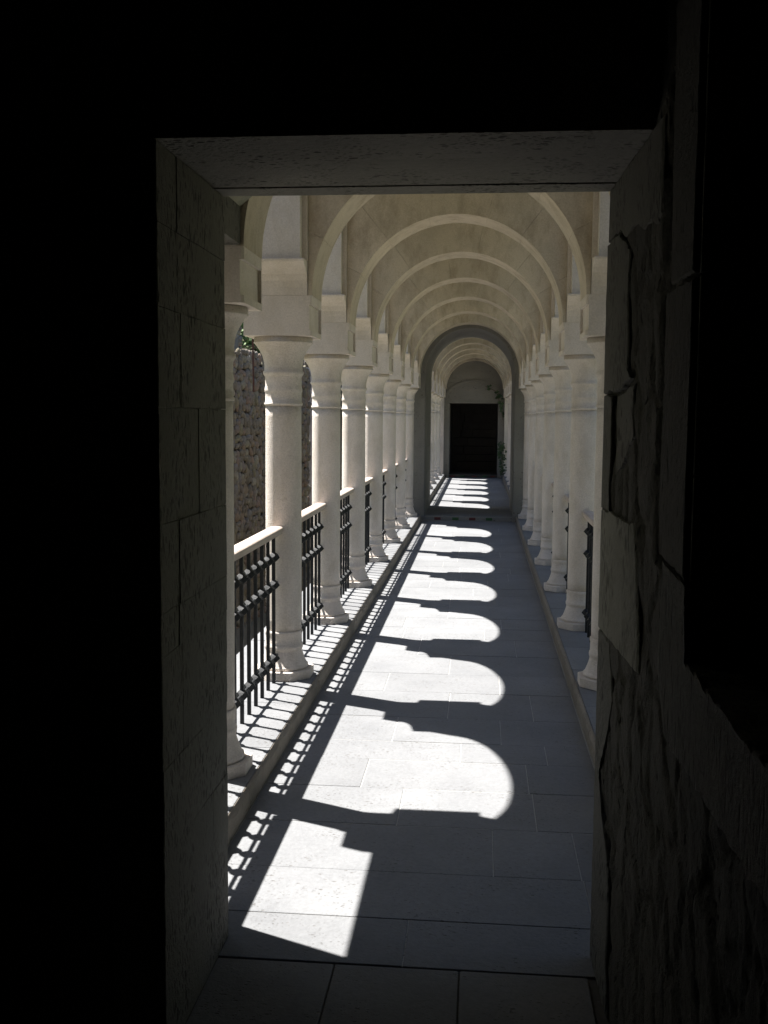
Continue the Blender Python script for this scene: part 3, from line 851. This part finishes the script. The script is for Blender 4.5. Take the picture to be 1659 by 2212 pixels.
# ------------------------------------------------------------------ outside left: rubble wall, posts, plaster wall
P1 = Vector((-6.85, 12.5)); P2 = Vector((-4.72, 28.0))
dirw = (P2-P1); Lw = dirw.length; dirw.normalize(); nrm = Vector((dirw.y, -dirw.x))
t = thing("rubble_wall", 'high wall of brown rounded fieldstones seen between the first left columns', 'wall', (P1.x, P1.y, -3.2))
mb = MB()
q = [P1-nrm*.05, P2-nrm*.05, P2-nrm*.8, P1-nrm*.8]
mb.prism([(p.x, p.y) for p in q], -3.3, 2.93, 'xy', .5); mb.build("wall_core", M_old, t)
mb = MB()
z = -3.3
while z < 3.0:
    h = random.uniform(.13, .20); s = 0
    while s < Lw:
        w = random.choice([.10, .13, .17, .22, .28])*random.uniform(.85, 1.2); hs = h*random.uniform(.75, 1.5)
        if z+h*.5 < 3.02+.05*nz(s, 0, 0, 2):
            c = P1+dirw*(s+w/2); cz = z+h/2+random.uniform(-.05, .05)
            rx_, rz_ = w*.55, hs*.56; ry_ = random.uniform(.03, .08)
            vs = []; fs = []; nu, nv = 8, 5
            sd0 = random.random()*50; rot = random.uniform(-.6, .6)
            for j in range(nv+1):
                ph = math.pi*j/nv
                for i in range(nu):
                    th = 2*math.pi*i/nu
                    x = math.sin(ph)*math.cos(th); y = math.sin(ph)*math.sin(th); zz = math.cos(ph)
                    k = 1+.35*nz(x+sd0, y, zz, 1.5)
                    x = math.copysign(abs(x)**.75, x)*k; y *= k; zz = math.copysign(abs(zz)**.75, zz)*k
                    xa = x*rx_; za = zz*rz_
                    xa, za = xa*math.cos(rot)-za*math.sin(rot), xa*math.sin(rot)+za*math.cos(rot)
                    p = c+dirw*xa+nrm*(y*ry_)
                    vs.append((p.x, p.y, cz+za))
            for j in range(nv):
                for i in range(nu): fs.append((j*nu+i, j*nu+(i+1) % nu, (j+1)*nu+(i+1) % nu, (j+1)*nu+i))
            mb.add(vs, fs, None, True)
        s += w*.97
    z += h*.95
mb.build("fieldstones", M_rub, t, recalc=False)
def pt2(u, Y): return (u-VPX)*Y/FPX
def zz2(v, Y): return H+(VPY-v)*Y/FPX
# ruined stub behind it
def stones_blob(name, label, X, Y, pts, mat):
    mb = MB()
    for (u, v, r) in pts:
        c = Vector((pt2(u, Y), Y, zz2(v, Y))); R = r*Y/FPX
        vs = []; fs = []; nu, nv = 10, 7; s0 = random.random()*30
        for j in range(nv+1):
            ph = math.pi*j/nv
            for i in range(nu):
                th = 2*math.pi*i/nu
                d = Vector((math.sin(ph)*math.cos(th), math.sin(ph)*math.sin(th), math.cos(ph)))
                vs.append(c+d*R*(1+.45*nz(d.x+s0, d.y, d.z, 1.4)))
        for j in range(nv):
            for i in range(nu): fs.append((j*nu+i, j*nu+(i+1) % nu, (j+1)*nu+(i+1) % nu, (j+1)*nu+i))
        mb.add(vs, fs, None, True)
    return mb
mb = stones_blob('', '', 0, 28.6, [(509, 762, 7), (504, 752, 7), (512, 745, 7), (500, 742, 7), (507, 738, 7), (515, 757, 5), (514, 735, 6), (508, 730, 6), (500, 770, 8), (511, 722, 6), (513, 714, 6), (506, 712, 6), (512, 705, 6)], M_rub)
for k in range(14): pass
o = mb.build("ruined_stone_stub", M_rub); tag(o, 'ragged purplish stump of masonry rising behind the left end of the rubble wall', 'ruin')
o.location = (0, 0, 0)
b = MB(); b.box(pt2(497, 28.6)-.2, pt2(513, 28.6), 28.5, 28.9, -3.3, zz2(735, 28.6), .5); bb = b.build("stub_core", M_rub, o)
mb = stones_blob('', '', 0, 28.9, [(566, 765, 6), (569, 757, 6), (564, 758, 5), (570, 749, 5), (572, 765, 6), (568, 771, 6), (573, 755, 5)], M_rub)
o = mb.build("ruined_stone_stub", M_rub); tag(o, 'small reddish stone stump by the shorter rusty post on the rubble wall', 'ruin')
b = MB(); b.box(pt2(563, 28.9), pt2(574, 28.9), 28.85, 29.2, -3.3, zz2(768, 28.9), .5); b.build("stub_core", M_rub, o)
# pale house behind
b = MB(); b.prism([(-16, 44), (pt2(510, 44), 44), (pt2(508, 50), 50), (-18, 50)], -4, 7.2, 'xy', .4); t2 = thing("pale_house", 'pale lavender plastered building just visible past the first left capital', 'house', (-12, 44, -4))
b.build("wall", M_plaster, t2)
b = MB(); b.prism([(-16.2, 43.9), (pt2(510.5, 43.9), 43.9), (pt2(508.5, 50.2), 50.2), (-18.2, 50.2)], 7.201, 7.35, 'xy', .4); b.build("roof", M_roof, t2)
# pale pilaster / rendered wall
b = MB(); b.box(pt2(661, 28.6), pt2(690, 28.6), 28.2, 29.4, -3.3, zz2(765, 28.2), .4)
tag(b.build("rendered_wall", M_plaster), 'smooth grey rendered wall end seen between the second and third left columns', 'wall')
b = MB(); b.box(-5.2, -4.3, 29.5, 48, -3.3, 3.2, .4)
tag(b.build("long_garden_wall", M_old), 'dark old wall running on behind the third and fourth left columns', 'wall')
# rusty fence posts with wires
def at(u, v, Y): return Vector((pt2(u, Y), Y, zz2(v, Y)))
Yp = 22.4
t = thing("rusty_fence", 'rusty steel posts and thin wires standing on the rubble wall', 'fence', at(543, 850, Yp))
b = MB(); b.tube(at(542.7, 733, Yp), at(544.5, 850, Yp), .022, 6); b.build("post", M_rust, t)
b = MB(); b.tube(at(561.5, 751, 26.6), at(561.5, 774, 26.6), .022, 6); b.build("post", M_rust, t)
b = MB(); b.tube(at(508, 697, 30), at(508, 675, 30), .02, 6); b.build("post", M_rust, t)
for (a, c) in (((512, 750, 23), (565, 752.5, 26.6)), ((516, 755, 23), (560, 756, 26.6)), ((500, 694, 30), (520, 698.5, 30))):
    b = MB(); b.tube(at(*a), at(*c), .006, 5); b.build("wire", M_rust, t)
